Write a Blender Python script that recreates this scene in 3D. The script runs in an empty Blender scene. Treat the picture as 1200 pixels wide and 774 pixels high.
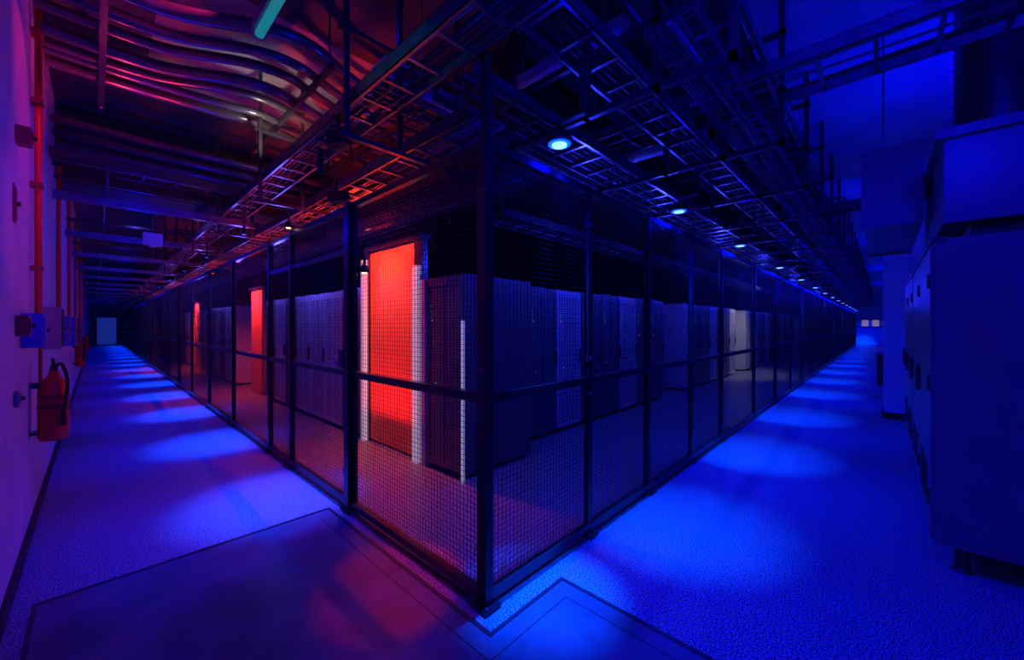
import bpy, math, random
from mathutils import Vector, Matrix
random.seed(7)
S=bpy.context.scene
S.view_settings.view_transform='Standard'
S.view_settings.look='None'

# ------------------------------------------------------------ materials
def mat(name,col,rough=.5,metal=0,emis=None,es=0,noise=None,bump=0,spec=.5,ramp=(.35,.65),detail=6):
    m=bpy.data.materials.new(name); m.use_nodes=True
    nt=m.node_tree; b=nt.nodes['Principled BSDF']
    b.inputs['Base Color'].default_value=(*col,1)
    b.inputs['Roughness'].default_value=rough
    b.inputs['Metallic'].default_value=metal
    b.inputs['Specular IOR Level'].default_value=spec
    if emis:
        b.inputs['Emission Color'].default_value=(*emis,1)
        b.inputs['Emission Strength'].default_value=es
    if noise:
        sc,lo,hi=noise
        tc=nt.nodes.new('ShaderNodeTexCoord'); n=nt.nodes.new('ShaderNodeTexNoise')
        n.inputs['Scale'].default_value=sc; n.inputs['Detail'].default_value=detail
        r=nt.nodes.new('ShaderNodeValToRGB')
        r.color_ramp.elements[0].position=ramp[0]; r.color_ramp.elements[1].position=ramp[1]
        r.color_ramp.elements[0].color=(col[0]*lo,col[1]*lo,col[2]*lo,1)
        r.color_ramp.elements[1].color=(min(1,col[0]*hi),min(1,col[1]*hi),min(1,col[2]*hi),1)
        nt.links.new(tc.outputs['Object'],n.inputs['Vector'])
        nt.links.new(n.outputs['Fac'],r.inputs['Fac'])
        nt.links.new(r.outputs['Color'],b.inputs['Base Color'])
        if bump:
            bp=nt.nodes.new('ShaderNodeBump'); bp.inputs['Strength'].default_value=bump
            bp.inputs['Distance'].default_value=.01
            nt.links.new(n.outputs['Fac'],bp.inputs['Height'])
            nt.links.new(bp.outputs['Normal'],b.inputs['Normal'])
    return m
M={}
M['floor']=mat('speckled_vinyl',(.22,.24,.30),.38,noise=(120,.12,2.8),ramp=(.42,.66),detail=2)
M['patch']=mat('smooth_floor_panel',(.09,.12,.17),.36,noise=(3,.7,1.3))
M['strip']=mat('floor_trim_metal',(.06,.06,.08),.3,.6)
M['wall']=mat('painted_wall',(.62,.58,.62),.6,noise=(4,.93,1.05))
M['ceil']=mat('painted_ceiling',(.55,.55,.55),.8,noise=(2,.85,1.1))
M['bay']=mat('lit_ceiling_bay',(.25,.25,.25),.8,noise=(2,.85,1.1))  # lighter tone painted for the lit stretch of the ceiling
M['ceild']=mat('shaded_ceiling',(.05,.052,.055),.8,noise=(2,.8,1.1))  # same ceiling, with the shade put into its base colour
M['black']=mat('black_powdercoat',(.018,.018,.022),.28,.3)
M['wire']=mat('mesh_wire',(.02,.02,.025),.4,.5)
M['steel']=mat('galvanised_steel',(.22,.22,.24),.3,.85,noise=(12,.7,1.2))
M['dsteel']=mat('dark_steel',(.07,.07,.075),.3,.7)
M['rackw']=mat('rack_white',(.55,.55,.58),.4)
M['rackb']=mat('rack_dark',(.12,.12,.13),.35,.2)
M['redlit']=mat('red_lit_panel',(.75,.30,.06),.45)  # orange base carries the red lamp glow on a white panel
M['cab']=mat('cabinet_grey',(.14,.14,.16),.3,noise=(6,.92,1.05))
M['duct']=mat('dark_duct',(.02,.028,.024),.6,noise=(5,.7,1.3))
M['pipe']=mat('pipe_grey',(.16,.14,.15),.25,.6)
M['cable']=mat('cable_sheath',(.03,.03,.035),.5)
M['cableb']=mat('cable_light',(.16,.17,.2),.5)
M['red']=mat('red_paint',(.75,.02,.02),.3)
M['dred']=mat('dark_red',(.25,.03,.03),.4)
M['bluebox']=mat('blue_plastic',(.05,.12,.6),.4)
M['white']=mat('white_plastic',(.6,.6,.6),.4)
M['grey']=mat('grey_fixture',(.25,.25,.27),.4)
M['rubber']=mat('black_rubber',(.012,.012,.012),.6)
M['lens']=mat('downlight_lens',(.3,.5,1),.3,emis=(.22,.5,1),es=2.0)
M['ring']=mat('downlight_glow_ring',(.05,.1,1),.3,emis=(0,.06,1),es=3.0)  # emissive rim draws the blue glow around the lens
M['warm']=mat('warm_lens',(1,.8,.5),.3,emis=(1,.62,.25),es=4)
M['redlens']=mat('red_lens',(1,.1,.05),.3,emis=(1,.10,.02),es=4)
M['led']=mat('green_led',(0,.5,.1),.3,emis=(0,1,.35),es=.35)
M['ledw']=mat('white_led',(.5,.5,.6),.3,emis=(.6,.7,1),es=.8)
M['tube']=mat('tube_light',(.1,.8,.6),.3,emis=(.01,.40,.25),es=.4)
M['winlit']=mat('lit_window',(1,.8,.4),.3,emis=(.8,.6,.35),es=.2)
M['doorlit']=mat('door_blue_glow',(.06,.08,.25),.4,emis=(.03,.08,1),es=.2)  # blue emission stands in for light falling on the door

def perf_mat(name,col,hole,sc,es=0):
    m=bpy.data.materials.new(name); m.use_nodes=True; nt=m.node_tree
    b=nt.nodes['Principled BSDF']; b.inputs['Roughness'].default_value=.45
    tc=nt.nodes.new('ShaderNodeTexCoord')
    v=nt.nodes.new('ShaderNodeVectorMath'); v.operation='SCALE'; v.inputs['Scale'].default_value=sc
    f=nt.nodes.new('ShaderNodeVectorMath'); f.operation='FRACTION'
    s=nt.nodes.new('ShaderNodeVectorMath'); s.operation='SUBTRACT'; s.inputs[1].default_value=(.5,.5,.5)
    x=nt.nodes.new('ShaderNodeSeparateXYZ'); c=nt.nodes.new('ShaderNodeCombineXYZ')
    l=nt.nodes.new('ShaderNodeVectorMath'); l.operation='LENGTH'
    g=nt.nodes.new('ShaderNodeMath'); g.operation='LESS_THAN'; g.inputs[1].default_value=.33
    mx=nt.nodes.new('ShaderNodeMix'); mx.data_type='RGBA'
    mx.inputs[6].default_value=(*col,1); mx.inputs[7].default_value=(*hole,1)
    L=nt.links.new
    L(tc.outputs['Object'],v.inputs[0]); L(v.outputs[0],f.inputs[0]); L(f.outputs[0],s.inputs[0])
    L(s.outputs[0],x.inputs[0]); L(x.outputs['Y' if es else 'X'],c.inputs['X']); L(x.outputs['Z'],c.inputs['Y'])
    L(c.outputs[0],l.inputs[0]); L(l.outputs['Value'],g.inputs[0]); L(g.outputs[0],mx.inputs[0])
    L(mx.outputs[2],b.inputs['Base Color'])
    if es:
        L(mx.outputs[2],b.inputs['Emission Color']); b.inputs['Emission Strength'].default_value=es
    return m
M['perfw']=perf_mat('perforated_white',(.55,.55,.58),(.02,.02,.02),32)
M['perfb']=perf_mat('perforated_black',(.14,.14,.15),(.005,.005,.005),32)
M['perfl']=perf_mat('lamplit_perforated_column',(.72,.68,.85),(.3,.28,.36),45,.38)  # emission stands in for white lamp light on the rack columns

# ------------------------------------------------------------ mesh builder
class MB:
    def __init__(s): s.v=[];s.f=[];s.mi=[];s.ms=[];s.sm=[]
    def _m(s,k):
        if k not in s.ms: s.ms.append(k)
        return s.ms.index(k)
    def box(s,a,b,k):
        x0,x1=sorted((a[0],b[0]));y0,y1=sorted((a[1],b[1]));z0,z1=sorted((a[2],b[2]))
        n=len(s.v); i=s._m(k)
        s.v+=[(x0,y0,z0),(x1,y0,z0),(x1,y1,z0),(x0,y1,z0),(x0,y0,z1),(x1,y0,z1),(x1,y1,z1),(x0,y1,z1)]
        for q in ((0,3,2,1),(4,5,6,7),(0,1,5,4),(1,2,6,5),(2,3,7,6),(3,0,4,7)):
            s.f.append(tuple(n+j for j in q)); s.mi.append(i); s.sm.append(False)
    def tube(s,pts,r,k,seg=10,cap=True,rads=None):
        i=s._m(k); pts=[Vector(p) for p in pts]; n0=len(s.v)
        up=None
        for j,p in enumerate(pts):
            a=pts[max(0,j-1)]; b=pts[min(len(pts)-1,j+1)]
            d=(b-a)
            if d.length<1e-7: d=Vector((0,0,1))
            d.normalize()
            if up is None:
                up=Vector((0,0,1)) if abs(d.z)<.9 else Vector((1,0,0))
            x=d.cross(up)
            if x.length<1e-4: x=d.cross(Vector((0,1,0)))
            x.normalize(); y=x.cross(d).normalized(); up=y
            rr=rads[j] if rads else r
            for q in range(seg):
                t=2*math.pi*q/seg
                s.v.append(tuple(p+x*(rr*math.cos(t))+y*(rr*math.sin(t))))
        for j in range(len(pts)-1):
            for q in range(seg):
                a=n0+j*seg+q;b=n0+j*seg+(q+1)%seg
                s.f.append((a,b,b+seg,a+seg)); s.mi.append(i); s.sm.append(True)
        if cap:
            s.f.append(tuple(n0+q for q in range(seg))[::-1]); s.mi.append(i); s.sm.append(False)
            e=n0+(len(pts)-1)*seg
            s.f.append(tuple(e+q for q in range(seg))); s.mi.append(i); s.sm.append(False)
    def obj(s,name,loc=(0,0,0),rz=0,bevel=0,mesh_only=False):
        me=bpy.data.meshes.new(name); me.from_pydata(s.v,[],s.f)
        for k in s.ms: me.materials.append(M[k])
        me.polygons.foreach_set('material_index',s.mi)
        me.polygons.foreach_set('use_smooth',s.sm)
        me.update()
        if mesh_only: return me
        return inst(me,name,loc,rz,bevel)
def inst(me,name,loc=(0,0,0),rz=0,bevel=0):
    o=bpy.data.objects.new(name,me); S.collection.objects.link(o)
    o.location=loc; o.rotation_euler=(0,0,rz)
    if bevel:
        bm=o.modifiers.new('bevel','BEVEL'); bm.width=bevel; bm.segments=2; bm.limit_method='ANGLE'
    return o

XW=-.32; YW=-1.5; XE=42.; YE=46.; ZT=4.1; ZC=ZT-.002
CX,CY=1.43,1.54     # cage corner
FH=2.49             # fence height
# ------------------------------------------------------------ room
b=MB(); b.box((XW-.2,YW-.2,-.2),(XE+.2,YE+.2,0),'floor'); b.obj('floor')
# ceiling: lit tones over right-hand aisle and left bay, painted shade elsewhere
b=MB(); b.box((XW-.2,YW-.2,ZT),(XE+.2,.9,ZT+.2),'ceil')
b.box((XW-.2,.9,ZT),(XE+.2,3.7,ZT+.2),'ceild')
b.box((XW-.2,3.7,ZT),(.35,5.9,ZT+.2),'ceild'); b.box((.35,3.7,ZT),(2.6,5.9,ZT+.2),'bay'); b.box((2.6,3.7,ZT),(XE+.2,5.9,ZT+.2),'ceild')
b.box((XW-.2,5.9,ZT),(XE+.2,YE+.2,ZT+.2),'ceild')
b.obj('ceiling')
b=MB(); b.box((XW-.2,YW-.2,0),(XW,YE+.2,ZT),'wall'); b.obj('wall_left')
b=MB(); b.box((XW,YW-.2,0),(XE+.2,YW,ZT),'wall'); b.obj('wall_right')
b=MB(); b.box((XE,YW,0),(XE+.2,YE+.2,ZT),'wall'); b.obj('wall_east')
b=MB(); b.box((XW,YE,0),(XE,YE+.2,ZT),'wall'); b.obj('wall_north')
b=MB(); b.box((XW,YW+.0,0),(XW+.015,YE,.11),'rubber'); b.obj('baseboard_left')
b=MB(); b.box((XW+.015,YW,0),(XE,YW+.015,.11),'rubber'); b.obj('baseboard_right')
b=MB(); b.box((XW+.11,YW+.1,0),(1.30,3.29,.004),'patch'); b.box((1.30,YW+.1,0),(1.88,1.37,.004),'patch'); b.obj('floor_access_panel')
b=MB()
t=.022
b.box((XW+.11-t,3.29,0),(1.30+t,3.29+t,.008),'strip')
b.box((XW+.11-t,YW+.1,0),(XW+.11,3.29,.008),'strip')
b.box((1.30,1.37,0),(1.30+t,3.29,.008),'strip')
b.box((1.30+t,1.37,0),(1.88+t,1.37+t,.008),'strip')
b.box((1.88,YW+.1,0),(1.88+t,1.37,.008),'strip')
b.obj('trim_1')
b=MB()
b.box((1.20,1.27,.004),(1.78,1.275,.0055),'strip'); b.box((1.78,YW+.2,.004),(1.785,1.275,.0055),'strip')
b.box((1.20,1.27,.004),(1.205,3.19,.0055),'strip')
b.obj('trim_2')

# ------------------------------------------------------------ fences
def parent_fence(axis,start,end,posts,fixed):
    e=bpy.data.objects.new('mesh_security_fence',None); S.collection.objects.link(e)
    b=MB()
    def P(s,off,z):
        return (fixed+off,s,z) if axis=='y' else (s,fixed+off,z)
    for z0,z1 in ((1.085,1.135),(FH-.045,FH)):
        b.box(P(start,-.02,z0),P(end,.02,z1),'black')
    b.box(P(start,-.022,.035),P(end,.022,.085),'dsteel')
    b.box(P(start,-.045,.0),P(end,-.005,.012),'steel')
    for p,w in posts:
        b.box(P(p-w/2,-w/2,.0),P(p+w/2,w/2,FH+.01),'black')
        b.box(P(p-w/2-.035,-.06,0.012),P(p+w/2+.035,.06,.02),'black')
        for sx in(-1,1):
            c=P(p+sx*(w/2+.018),-.04,.02); b.tube([c,(c[0],c[1],.034)],.009,'steel',6)
        for z in (.3,1.0,1.25,2.2):
            b.box(P(p-w/2-.012,-w/2-.006,z),P(p+w/2+.012,-w/2+.012,z+.03),'dsteel')
            c=P(p,-w/2-.006,z+.015); d=P(p,-w/2-.014,z+.015); b.tube([c,d],.007,'steel',6)
    for i in range(len(posts)-1):
        a=posts[i][0]+posts[i][1]/2+.012; c=posts[i+1][0]-posts[i+1][1]/2-.012
        for s in (a,c-.02):
            b.box(P(s,-.012,.06),P(s+.02,.012,FH-.03),'black')
    b.obj('fence_frame').parent=e
    b=MB()
    pit=.031; w=.0012
    z=.09
    while z<FH-.04:
        b.box(P(start,-w-.003,z-w),P(end,w-.003,z+w),'wire'); z+=pit
    s=start+pit
    while s<end:
        b.box(P(s-w,-w,.08),P(s+w,w,FH-.04),'wire'); s+=pit if s<20 else pit*2
    b.obj('woven_wire').parent=e
pl=[(3.16,.08),(4.55,.05),(5.3,.05),(7.1,.05),(8.95,.05)]; y=10.8
while y<44: pl.append((y,.05)); y+=1.9
pl=[(CY,.055)]+pl
pr=[(2.42,.035),(3.40,.05),(4.5,.035),(5.6,.05)]; x=7.4
while x<40: pr.append((x,.05)); x+=1.75
parent_fence('y',CY,44.5,pl,CX)
parent_fence('x',CX+.03,40.5,pr,CY)
b=MB(); b.box((CX-.018,3.2,2.10),(CX+.018,5.3,2.14),'black')
b.box((CX-.05,3.2,1.16),(CX-.021,3.27,1.30),'dsteel'); b.tube([(CX-.05,3.235,1.2),(CX-.09,3.235,1.2),(CX-.09,3.34,1.2)],.008,'steel',8)
b.obj('gate_hardware')
b=MB(); b.box((CX-.022,CY-.022,FH+.011),(CX+.022,CY+.022,2.93),'black'); b.box((CX-.04,CY-.04,2.93),(CX+.04,CY+.04,2.94),'black'); b.obj('fence_post_extension')

# ------------------------------------------------------------ racks
def rack_mesh(k,pf,h=2.0,w=.6,d=1.0):
    b=MB()
    b.box((-w/2,.03,.05),(w/2,d,h),k)
    for x in(-w/2+.05,w/2-.05):
        for yy in(.08,d-.06): b.tube([(x,yy,0),(x,yy,.05)],.02,'dsteel',8)
    b.box((-w/2+.006,0,.07),(-w/2+.05,.03,h-.02),k); b.box((w/2-.05,0,.07),(w/2-.006,.03,h-.02),k)
    b.box((-w/2+.05,0,.07),(w/2-.05,.03,.12),k); b.box((-w/2+.05,0,h-.09),(w/2-.05,.03,h-.02),k)
    b.box((-w/2+.05,.008,.12),(w/2-.05,.022,h-.09),pf)
    b.box((-.008,.002,.12),(.008,.024,h-.09),k)
    b.box((w/2-.042,-.025,.95),(w/2-.018,0,1.15),'dsteel')
    b.box((-w/2+.12,.1,h),(w/2-.12,d-.2,h+.03),'dsteel')
    for i in range(3): b.box((-w/2+.08,.0,h-.3-.06*i),(-w/2+.088,.006,h-.292-.06*i),'led')
    for i,z in enumerate((1.55,1.32,.9,.62)): b.box((-w/2+.1+.03*i,.0,z),(-w/2+.106+.03*i,.006,z+.006),'ledw')
    return b.obj('server_rack',mesh_only=True)
rw=rack_mesh('rackw','perfw'); rb=rack_mesh('rackb','perfb')
rz=-math.pi/2
def rackX(y,me): inst(me,'server_rack',(2.42,y,0),rz)
def rackY(x,y,me): inst(me,'server_rack',(x,y,0),0)
rackX(3.24,rb)
y=5.33; i=0
while y<43:
    if not(9.4<y<10.95 or 17<y<18.2 or 26<y<27.2): rackX(y,rw if i in(1,2,5) else random.choice([rw,rb,rb]))
    y+=.605; i+=1
    if i%9==0: y+=1.3
x=4.1; i=0
while x<39.5:
    rackY(x,3.3,rw if 12.8<x<15.2 or i%3==1 else rb); x+=.605; i+=1
    if i%7==0: x+=1.2
def contain(y0,y1,h,strips=True):
    b=MB()
    b.box((2.48,y0,.02),(2.52,y1,h),'redlit')
    n=max(4,int((y1-y0)/.17)); st=(y1-y0)/n
    for j in range(n):
        yy=y0+st*(j+.5)
        b.box((2.470,yy-st*.485,.04),(2.48,yy+st*.485,h-.02),'redlit')
    if strips:
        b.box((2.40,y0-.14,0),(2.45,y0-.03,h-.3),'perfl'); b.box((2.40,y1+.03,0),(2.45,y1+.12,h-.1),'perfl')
        b.box((2.45,y0-.16,0),(2.52,y0,h),'dsteel'); b.box((2.45,y1,0),(2.52,y1+.13,h),'dsteel')
    b.box((2.44,y0-.16,h),(2.56,y1+.13,h+.06),'dsteel')
    b.obj('aisle_containment_panel')
contain(3.82,4.88,2.46); contain(9.75,10.6,2.3,False); contain(17.3,18.0,2.3,False)
b=MB(); b.box((2.40,3.55,0),(2.45,3.60,2.0),'rackw'); b.box((2.395,2.905,0.0),(2.42,2.93,1.55),'perfl'); b.box((2.40,3.60,2.0),(2.46,3.62,2.05),'dsteel'); b.obj('rack_edge_column')  # perforated edge glows in place of lamp light on it

# ------------------------------------------------------------ trays
def ladder(axis,s0,s1,c0,c1,z,k='dsteel',cables=4,rung=.28,hh=.09):
    b=MB()
    def P(s,c,z): return (c,s,z) if axis=='y' else (s,c,z)
    for c,sg in((c0,1),(c1,-1)):
        b.box(P(s0,c,z),P(s1,c+.006*sg,z+hh),k)
        b.box(P(s0,c,z),P(s1,c+.025*sg,z+.005),k); b.box(P(s0,c,z+hh-.005),P(s1,c+.025*sg,z+hh),k)
    s=s0+.1
    while s<s1:
        b.box(P(s,c0+.006,z+.012),P(s+.025,c1-.006,z+.028),k); s+=rung
    for q in range(cables):
        c=c0+.05+(c1-c0-.1)*(q+.5)/cables
        n=max(2,int((s1-s0)/.9)); pts=[]
        for j in range(n+1):
            pts.append(P(s0+(s1-s0)*j/n,c+random.uniform(-.02,.02),z+.04+random.uniform(0,.012)))
        b.tube(pts,random.choice([.009,.012,.016]),random.choice(['cable','cable','cableb']),6)
    return b.obj('cable_ladder_tray')
def basket(axis,s0,s1,c0,c1,z,k='steel',hh=.07,pit=.1):
    b=MB()
    def P(s,c,z): return (c,s,z) if axis=='y' else (s,c,z)
    n=max(3,int((c1-c0)/.06)); w=.0025
    for j in range(n+1):
        c=c0+(c1-c0)*j/n; b.box(P(s0,c-w,z-w),P(s1,c+w,z+w),k)
    for c in(c0,c1):
        for q in(.5,1): b.box(P(s0,c-w,z+hh*q-w),P(s1,c+w,z+hh*q+w),k)
    s=s0
    while s<s1:
        b.box(P(s-w,c0,z-w*3),P(s+w,c1,z-w),k)
        for c in(c0,c1): b.box(P(s-w,c-w,z),P(s+w,c+w,z+hh),k)
        s+=pit
    for q in range(3):
        c=c0+.05+(c1-c0-.1)*(q+.5)/3; nn=int((s1-s0)/.8)+2
        b.tube([P(s0+(s1-s0)*j/nn,c+random.uniform(-.03,.03),z+.02+random.uniform(0,.01)) for j in range(nn+1)],.012,random.choice(['cable','cableb']),6)
    return b.obj('wire_basket_tray')
ladder('y',1.0,44,1.18,1.46,3.0,'steel')
ladder('y',1.9,44,1.62,2.02,2.82,'steel',5)
basket('y',2.2,44,2.2,2.55,2.70)
ladder('y',2.9,44,2.75,3.2,3.2,'dsteel',4)
ladder('x',1.5,40,1.14,1.44,3.11,'steel')
ladder('x',1.5,40,1.72,2.12,2.95,'steel',5)
basket('x',1.2,40,2.25,2.6,3.02)
ladder('x',.9,40,.60,.95,3.36,'steel',4)
basket('x',2.0,40,.66,.92,3.02,'steel')
ladder('x',2.8,40,2.75,3.15,2.6,'dsteel',4)
ladder('y',YW+.02,3.2,3.15,3.65,3.21,'steel',3)
ladder('y',YW+.02,3.2,7.4,7.8,3.21,'dsteel',3)
ladder('x',XW+.02,3.0,5.75,6.1,3.12,'dsteel',3)
y=6.55
b=MB()
while y<44:
    b.box((XW+.002,y,2.90),(2.1,y+.09,2.985),'steel')
    b.box((XW+.002,y+.25,3.18),(2.1,y+.30,3.22),'dsteel')
    for xx in(.1,1.3,1.56): b.tube([(xx,y+.045,2.985),(xx,y+.045,ZC)],.007,'steel',6)
    y+=2.6
b.obj('strut_cross_beams')
b=MB(); x=2.3
while x<40:
    for yy in(.57,.98,1.47,2.16): b.box((x-.02,yy-.02,2.90),(x+.02,yy+.02,ZC),'dsteel')
    for z in(2.90,3.30,3.75): b.box((x-.02,.54,z),(x+.02,2.4,z+.04),'dsteel')
    x+=1.35
b.obj('tray_suspension_frames')
b=MB(); y=2.6
while y<44:
    for xx in(1.15,1.55,2.08,2.62): b.box((xx-.015,y-.015,2.65 if xx>2 else 2.79),(xx+.015,y+.015,ZC),'dsteel')
    for z in(2.785,3.5): b.box((1.1,y-.02,z-.03),(2.65,y+.02,z),'dsteel')
    y+=2.0
b.obj('tray_hanger_rods')
b=MB()
for yy,z,r in((1.3,3.7,.05),(1.55,3.62,.06),(1.0,3.78,.045),(1.9,3.8,.07)):
    b.tube([(1.0,yy,z),(40,yy,z)],r,'dsteel',12)
b.obj('chilled_water_pipes')
b=MB(); b.box((2.6,2.5,3.45),(40,3.6,4.0),'duct')
x=3
while x<40: b.box((x,2.47,3.42),(x+.04,3.63,4.03),'dsteel'); x+=1.2
b.obj('air_duct')
b=MB(); b.box((XW+.01,7.0,3.2),(3.4,7.9,4.08),'duct')
for xx in(0.2,1.1,2.0,2.9): b.box((xx,6.98,3.19),(xx+.03,7.92,4.09),'duct')
b.obj('air_duct')
def smooth(p,n=10):
    out=[];p=[Vector(q) for q in p]
    for i in range(len(p)-1):
        a=p[max(0,i-1)];b_=p[i];c=p[i+1];d=p[min(len(p)-1,i+2)]
        for k in range(n):
            t=k/n
            out.append(.5*((2*b_)+(-a+c)*t+(2*a-5*b_+4*c-d)*t*t+(-a+3*b_-3*c+d)*t*t*t))
    out.append(p[-1]); return out
b=MB()
for i in range(7):
    Y=3.35+.27*i; o=.32 if i<5 else .1
    z=3.72-.03*(i%2)
    b.tube(smooth([(XW+.03,Y+o,z),(.15,Y+o,z),(.45,Y+o*.8,z),(.85,Y-.05,z-.04),(1.15,Y-.1,z-.04),(1.5,Y+.1,z),(1.9,Y+.25,z),(2.4,Y+.25,z),(3.6,Y+.25,z)]),.038 if i%3 else .05,'pipe',12)
for xx in(.02,1.32,2.2):
    b.box((xx,3.3,3.62),(xx+.04,5.6,3.66),'dsteel')
    for yy in(3.35,5.5): b.tube([(xx+.02,yy,3.6),(xx+.02,yy,ZC)],.008,'steel',6)
b.obj('curved_pipe_run')
b=MB()
for i,(y_,z) in enumerate(((5.95,3.55),(6.2,3.5),(6.45,3.45))):
    b.tube([(XW+.02,y_,z),(3.6,y_,z)],.04,'pipe',12)
b.obj('straight_pipe_run')

# ------------------------------------------------------------ fixtures
def batten(x0,y0,x1,y1,z,k='grey'):
    b=MB()
    dx,dy=x1-x0,y1-y0; L=math.hypot(dx,dy)
    b.box((-L/2,-.04,-.03),(L/2,.04,.03),'grey'); b.tube([(-L/2+.03,0,-.05),(L/2-.03,0,-.05)],.03,k,10)
    for s in(-1,1):
        b.box((s*(L/2-.015)-.015,-.03,-.08),(s*(L/2-.015)+.015,.03,-.03),'grey')
        b.tube([(s*L*.35,0,.03),(s*L*.35,0,ZC-z)],.005,'steel',6)
    return b.obj('linear_batten_light',((x0+x1)/2,(y0+y1)/2,z),math.atan2(dy,dx))
batten(.80,2.2,.80,3.25,3.62,'tube')
batten(2.45,1.25,2.45,2.35,3.55,'white')
batten(3.9,1.2,3.9,2.1,3.3,'white')
batten(1.62,2.55,2.2,2.55,3.3,'white')
b=MB(); b.box((-.14,-.1,0),(.14,.1,.14),'white'); b.box((-.12,-.11,.02),(.12,-.1,.12),'dsteel'); b.tube([(0,0,.14),(0,0,ZC-3.1)],.008,'steel',6)
b.obj('ceiling_junction_box',(1.42,2.42,3.1))
b=MB(); b.box((-.1,-.08,0),(.1,.08,.16),'white'); b.tube([(0,0,.16),(0,0,3.2-2.62)],.006,'steel',6); b.tube([(0,0,0),(0,0,-.02)],.05,'white',12)
b.obj('wireless_access_point',(.55,6.6+.8,2.62))
def cam(loc,rz):
    b=MB(); b.tube([(0,0,0),(0,0,-.12)],.012,'black',8); b.box((-.035,-.09,-.2),(.035,.07,-.12),'black'); b.tube([(0,-.09,-.16),(0,-.12,-.16)],.026,'rubber',12)
    b.box((-.045,-.12,-.12),(.045,.08,-.113),'black'); b.box((-.04,-.04,-.005),(.04,.04,0.0),'black')
    b.obj('security_camera',loc,rz)
cam((1.2,2.85,3.0),.6)
cam((1.5,3.6,2.82),.6)

def spot(loc,tgt,col,P,ang=90,blend=1,r=.04):
    l=bpy.data.lights.new('spot_lamp','SPOT'); l.energy=P; l.color=col; l.spot_size=math.radians(ang); l.spot_blend=blend; l.shadow_soft_size=r
    o=bpy.data.objects.new('spot_lamp',l); S.collection.objects.link(o); o.location=loc
    o.rotation_euler=(Vector(tgt)-Vector(loc)).to_track_quat('-Z','Y').to_euler(); return o
def point(loc,col,P,r=.06):
    l=bpy.data.lights.new('point_lamp','POINT'); l.energy=P; l.color=col; l.shadow_soft_size=r
    o=bpy.data.objects.new('point_lamp',l); S.collection.objects.link(o); o.location=loc; return o
def striplight(y0,y1,x,z,tgtx,tgtz,col,P):
    l=bpy.data.lights.new('linear_wall_washer','AREA'); l.shape='RECTANGLE'; l.size=.04; l.size_y=y1-y0; l.energy=P; l.color=col; l.spread=math.radians(110)
    o=bpy.data.objects.new('linear_wall_washer',l); S.collection.objects.link(o); o.location=(x,(y0+y1)/2,z)
    d=Vector((tgtx-x,0,tgtz-z)).normalized(); Z=-d; Y=Vector((0,1,0)); X=Y.cross(Z)
    o.rotation_euler=Matrix((X,Y,Z)).transposed().to_euler()
def dl_mesh(lens,r=.05,ring=False):
    b=MB(); b.tube([(0,0,.0),(0,0,.012),(0,0,.06)],r,'black',20,rads=[r+.012,r+.012,r+.004]); b.tube([(0,0,.06),(0,0,.12)],.012,'black',8)
    if ring:
        b.tube([(0,0,-.006),(0,0,.0)],r,'ring',24); b.tube([(0,0,-.012),(0,0,-.006)],r*.7,lens,24)
    else: b.tube([(0,0,-.006),(0,0,.0)],r,lens,20)
    return b.obj('led_downlight',mesh_only=True)
dlb=dl_mesh('lens',.07,True); dlw=dl_mesh('warm',.022); dls=dl_mesh('ring',.015); dlr=dl_mesh('redlens',.022)
BL=(0,.055,1); BM=(0,.004,1); BB=(0,.001,1)
xs=[2.015,4.02,6.35,9.3]
while xs[-1]<38: xs.append(xs[-1]+2.8)
for i,x in enumerate(xs):
    inst(dlb,'led_downlight',(x,1.49,2.65))
    tx=x+min(1.0+.3*i,1.6)
    spot((x,1.48,2.632),(tx,1.14,0),BL,1600,34)
    spot((x,1.47,2.63),(tx,.75,0),BM,400,86)
    point((x,1.42,2.56),BB,5)
spot((2.015,1.46,2.632),(1.72,1.42,0),BL,2600,24)
b=MB()
for x in xs: b.box((x-.02,1.30,2.772),(x+.02,1.52,2.785),'dsteel'); b.box((x-.02,1.30,2.78),(x+.02,1.33,3.11),'dsteel')
b.obj('downlight_brackets')
ys=[3.45+2.45*i for i in range(16)]
for i,y in enumerate(ys):
    if i: inst(dls,'led_downlight',(1.30,y,2.66))
    spot((1.30,y,2.64),(1.10,y+.35,0),BL,1400,36)
    spot((1.30,y,2.64),(.8,y+.4,0),BM,360,62)
b=MB()
for y in ys: b.box((1.28,y-.015,2.782),(1.32,y+.015,3.0),'dsteel')
b.obj('downlight_brackets')
inst(dlw,'pin_light',(1.50,3.06,1.93))
inst(dlw,'pin_light',(1.38,4.5,2.52))
for y in(6.4,8.2,10.4,13.0): inst(dlr,'pin_light',(1.72,y,2.62))

# red interior: linear wall-washers on the containment panels
striplight(3.82,4.88,2.22,2.60,2.47,1.7,(1,.035,0),27)
spot((2.16,4.38,2.68),(2.46,4.38,2.0),(1,.30,0),75,76,1)
striplight(3.85,4.85,2.1,.30,2.47,.9,(1,.02,0),6)
b=MB(); b.box((2.19,3.80,2.615),(2.25,4.90,2.64),'dsteel'); b.tube([(2.22,3.9,2.64),(2.22,3.9,2.697)],.008,'steel',6); b.tube([(2.22,4.8,2.64),(2.22,4.8,2.697)],.008,'steel',6); b.obj('linear_wall_washer_housing')
striplight(9.75,10.6,2.2,2.5,2.47,1.4,(1,.04,0),42)
striplight(17.3,18.0,2.2,2.5,2.47,1.4,(1,.04,0),60)
for y,P in((3.9,110),(4.9,70),(6.4,55),(8,55),(10.2,90),(13,90),(16.5,100),(21,100)):
    spot((1.85,y,2.46),(1.88,y+.4,3.6),(1,.03,.003),P,140)
spot((2.1,3.0,2.6),(1.20,2.1,0),(1,.01,0),260,18,.5)
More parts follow.
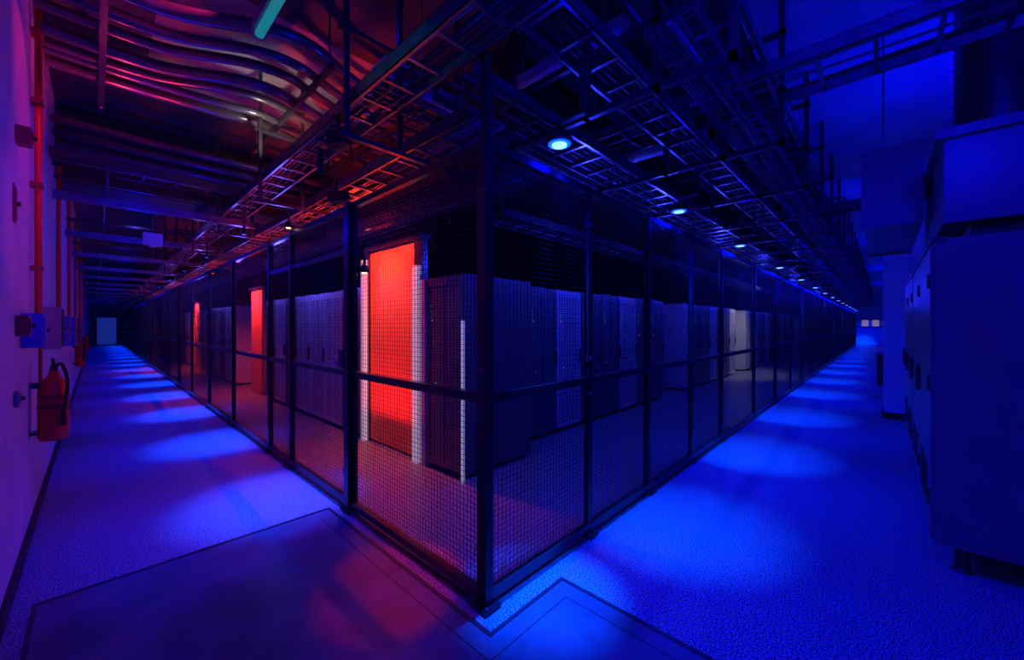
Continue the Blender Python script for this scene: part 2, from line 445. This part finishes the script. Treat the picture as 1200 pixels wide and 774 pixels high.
# cage interior: added blue fill lamps, and a white spot on racks
spot((1.9,2.6,2.6),(2.0,3.0,0),(.26,.14,1),28,100)
spot((13.6,2.3,2.9),(13.8,3.3,1.2),(.9,.8,.7),160,100)
for x in (3.6,5.6,8.4,12,17,24): point((x,2.3,2.45),(.02,.03,1),48)
for y in (6.6,9,13,19): point((1.9,y,2.2),(.10,.08,1),18)
# magenta wash on left wall and pipes
spot((.6,3.3,3.9),(XW,4.3,2.9),(1,.02,.28),44,60)
spot((.5,2.6,1.9),(XW,4.1,2.2),(.8,.04,.6),17,60)
spot((.2,5.0,3.0),(0,4.9,4.1),(1,.03,.08),24,140)
spot((1.2,4.3,3.15),(1.3,4.9,4.1),(.85,.7,.55),30,100)
spot((.45,6.0,2.5),(.5,6.7,3.2),BB,34,130)
spot((.45,8.6,2.5),(.5,9.4,3.2),BB,34,130)
point((.5,9.0,3.3),(.1,.06,.8),4)
# blue ambience: added fill lamps with no fixtures
for x in(1.5,5.5,10,16,24,33):
    point((x,-.6,3.1),BB,68,.15)
point((.9,.4,3.1),BB,50,.2)
for y in(5,9,14,21,30): point((.5,y,2.7),BB,10,.15)

# ------------------------------------------------------------ left wall items
WX=XW+.002
b=MB()
b.tube([(WX+.035,4.45,1.55),(WX+.035,4.45,3.9)],.018,'red',12)
b.tube([(WX+.035,4.62,1.0),(WX+.035,4.62,3.9)],.011,'red',10)
for z in(1.9,2.5,3.1,3.6): b.box((WX,4.40,z),(WX+.06,4.50,z+.03),'dred')
b.obj('red_sprinkler_conduit')
x0,y0=WX+.11,4.42; R=.078
prof=[(0,.03),(.0,.07),(.02,R),(.36,R),(.40,R*.93),(.44,R*.65),(.465,.03),(.50,.026)]
def ext(y0,seg=28):
    b=MB()
    b.tube([(x0,y0,.67+h) for h,r in prof],R,'red',seg,rads=[r for h,r in prof])
    b.tube([(x0,y0,1.165),(x0,y0,1.20)],.02,'dsteel',12)
    b.box((x0-.012,y0-.12,1.20),(x0+.012,y0+.03,1.215),'rubber')
    b.tube([(x0,y0-.01,1.215),(x0,y0-.07,1.25),(x0,y0-.13,1.262)],.009,'rubber',8)
    b.tube([(x0,y0+.02,1.19),(x0,y0+.04,1.19)],.018,'white',12)
    b.tube(smooth([(x0,y0+.02,1.19),(x0+.04,y0-.05,1.22),(x0+.07,y0-.09,1.1),(x0+.06,y0-.085,.95),(x0+.05,y0-.08,.85)]),.010,'rubber',8)
    b.tube([(x0+.05,y0-.08,.87),(x0+.05,y0-.08,.78)],.015,'rubber',10,rads=[.011,.017])
    b.box((WX,y0-.03,1.05),(x0,y0+.03,1.09),'dsteel'); b.box((WX,y0-.05,.72),(WX+.04,y0+.05,.74),'dsteel')
    b.tube([(x0,y0,.9),(x0,y0,.93)],R+.003,'dred',seg); b.tube([(x0,y0,.98),(x0,y0,1.0)],R+.002,'dred',seg)
    b.obj('fire_extinguisher')
ext(4.42); ext(12.,16); ext(20.,16)
def wallbox(name,y,z,w,h,d,k,extra=None):
    b=MB(); b.box((WX,y-w/2,z-h/2),(WX+d,y+w/2,z+h/2),k)
    b.box((WX+d,y-w/2+.02,z-h/2+.02),(WX+d+.006,y+w/2-.02,z+h/2-.02),extra or k)
    b.tube([(WX+d+.006,y,z),(WX+d+.02,y,z)],.012,'rubber',10)
    b.obj(name,bevel=.004)
wallbox('blue_socket_box',4.05,1.47,.26,.22,.09,'bluebox')
wallbox('fire_call_point',3.72,1.50,.1,.12,.05,'dred')
wallbox('fire_call_point',3.70,2.62,.1,.10,.06,'dred')
wallbox('safety_sign',3.62,2.20,.1,.22,.004,'dred','dred')
wallbox('control_panel',5.3,1.48,.34,.36,.12,'grey','rubber')
wallbox('control_panel',6.6,1.46,.3,.3,.12,'bluebox','dsteel')
wallbox('control_panel',8.4,1.42,.5,.4,.13,'bluebox','cab')
wallbox('control_panel',11.0,1.42,.5,.45,.13,'dred','dred')
wallbox('control_panel',14.0,1.42,.5,.4,.13,'bluebox','cab')
wallbox('light_switch',3.62,1.08,.07,.09,.02,'grey','grey')
b=MB()
for y in (6.9,9.5,12.5,16,20): b.tube([(WX+.03,y,1.6),(WX+.03,y,3.8)],.02,'red',8)
b.obj('red_sprinkler_conduit')
DY=YE-.002
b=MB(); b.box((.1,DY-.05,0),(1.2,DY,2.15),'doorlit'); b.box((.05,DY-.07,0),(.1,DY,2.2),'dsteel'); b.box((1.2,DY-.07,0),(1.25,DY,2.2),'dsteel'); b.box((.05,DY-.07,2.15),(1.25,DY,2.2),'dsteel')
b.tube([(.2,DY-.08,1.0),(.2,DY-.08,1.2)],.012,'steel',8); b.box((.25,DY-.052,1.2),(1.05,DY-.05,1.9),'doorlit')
b.obj('door_1')
b=MB(); DX=XE-.002
for i in range(4): b.box((DX-.03,-1.0+.62*i,1.45),(DX,-.62+.62*i,1.95),'winlit')
b.box((DX-.05,-1.1,1.38),(DX,1.6,1.45),'dsteel'); b.box((DX-.05,-1.1,1.95),(DX,1.6,2.02),'dsteel')
b.obj('window_1')

# ------------------------------------------------------------ right side cabinets
def cabinet(x0,x1,y0,y1,h,name='cooling_unit_cabinet',nd=2):
    b=MB(); b.box((x0,y0,.17),(x1,y1,h),'cab')
    for xx in(x0+.12,x1-.12):
        for yy in(y0+.12,y1-.12):
            b.tube([(xx,yy,0),(xx,yy,.02),(xx,yy,.17)],.03,'dsteel',12,rads=[.05,.035,.03])
    w=(x1-x0)/nd
    for i in range(nd):
        b.box((x0+w*i+.012,y1,.2),(x0+w*(i+1)-.012,y1+.02,h-.04),'cab')
        b.box((x0+w*(i+1)-.06,y1+.02,1.0),(x0+w*(i+1)-.035,y1+.045,1.2),'dsteel')
        for z in(.4,1.1,h-.3): b.tube([(x0+w*i+.02,y1+.025,z),(x0+w*i+.02,y1+.025,z+.09)],.01,'dsteel',8)
        for j in range(8): b.box((x0+w*i+.15,y1+.02,.35+.035*j),(x0+w*(i+1)-.15,y1+.026,.36+.035*j),'rubber')
    b.box((x0-.008,y0+.04,.21),(x0,y1-.04,h-.05),'cab')
    b.box((x0-.012,y1-.05,h-.02),(x1,y1+.02,h+.01),'dsteel')
    return b.obj(name,bevel=.006)
cabinet(3.52,5.4,-1.25,-.23,2.03)
cabinet(5.5,7.3,-1.25,-.23,2.03)
cabinet(10.6,12.4,-1.25,-.2,2.03); cabinet(13.0,15.0,-1.25,-.2,2.03)
cabinet(17,19,-1.25,-.2,2.03); cabinet(22,25,-1.25,-.2,2.03,nd=3); cabinet(28,31,-1.25,-.2,2.03,nd=3)
b=MB(); b.box((3.7,-1.2,2.15),(5.3,-.28,2.72),'cab'); b.box((3.66,-1.24,2.68),(5.34,-.24,2.74),'cab'); b.box((3.8,-1.1,2.04),(5.2,-.4,2.15),'duct')
for xx,yy in((4.05,-.55),(4.05,-1.0),(4.85,-.6)):
    n=46; b.tube([(xx,yy,2.74+(ZC-2.74)*j/n) for j in range(n+1)],.17,'dsteel',20,rads=[.17+(.012 if j%2 else 0) for j in range(n+1)])
b.obj('air_plenum_duct')
b=MB(); b.box((4.55,-.235,2.35),(6.4,.12,2.97),'cab'); b.box((4.52,-.235,2.33),(4.56,.14,2.99),'cab'); b.box((6.38,-.235,2.33),(6.42,.14,2.99),'cab')
for xx in(4.8,6.1): b.tube([(xx,0,2.97),(xx,0,ZC)],.008,'steel',6)
for j in range(6): b.box((4.8+.22*j,.12,2.5),(4.95+.22*j,.126,2.8),'rubber')
b.obj('suspended_air_duct',bevel=.004)
b=MB(); b.box((8.8,-1.49,0),(9.5,.0,ZC),'wall'); b.box((8.78,-1.49,0),(9.52,.015,.1),'rubber'); b.obj('structural_column')
b=MB(); b.box((13.5,-.15,0.05),(13.9,.12,.75),'duct'); b.box((13.48,-.17,.75),(13.92,.14,.8),'cab'); b.tube([(13.55,-.1,0),(13.55,-.1,.05)],.02,'rubber',8); b.tube([(13.85,.08,0),(13.85,.08,.05)],.02,'rubber',8); b.obj('waste_bin')

# ------------------------------------------------------------ world, camera
w=bpy.data.worlds.new('World'); S.world=w; w.use_nodes=True
w.node_tree.nodes['Background'].inputs[0].default_value=(.002,.002,.03,1); w.node_tree.nodes['Background'].inputs[1].default_value=.3
c=bpy.data.cameras.new('camera'); co=bpy.data.objects.new('camera',c); S.collection.objects.link(co)
c.sensor_width=36; c.lens=461/1200*36; c.clip_start=.02
c.shift_y=-5/1200
co.location=(0,0,1.5); co.rotation_euler=(math.pi/2,0,math.radians(43.34-90))
S.camera=co
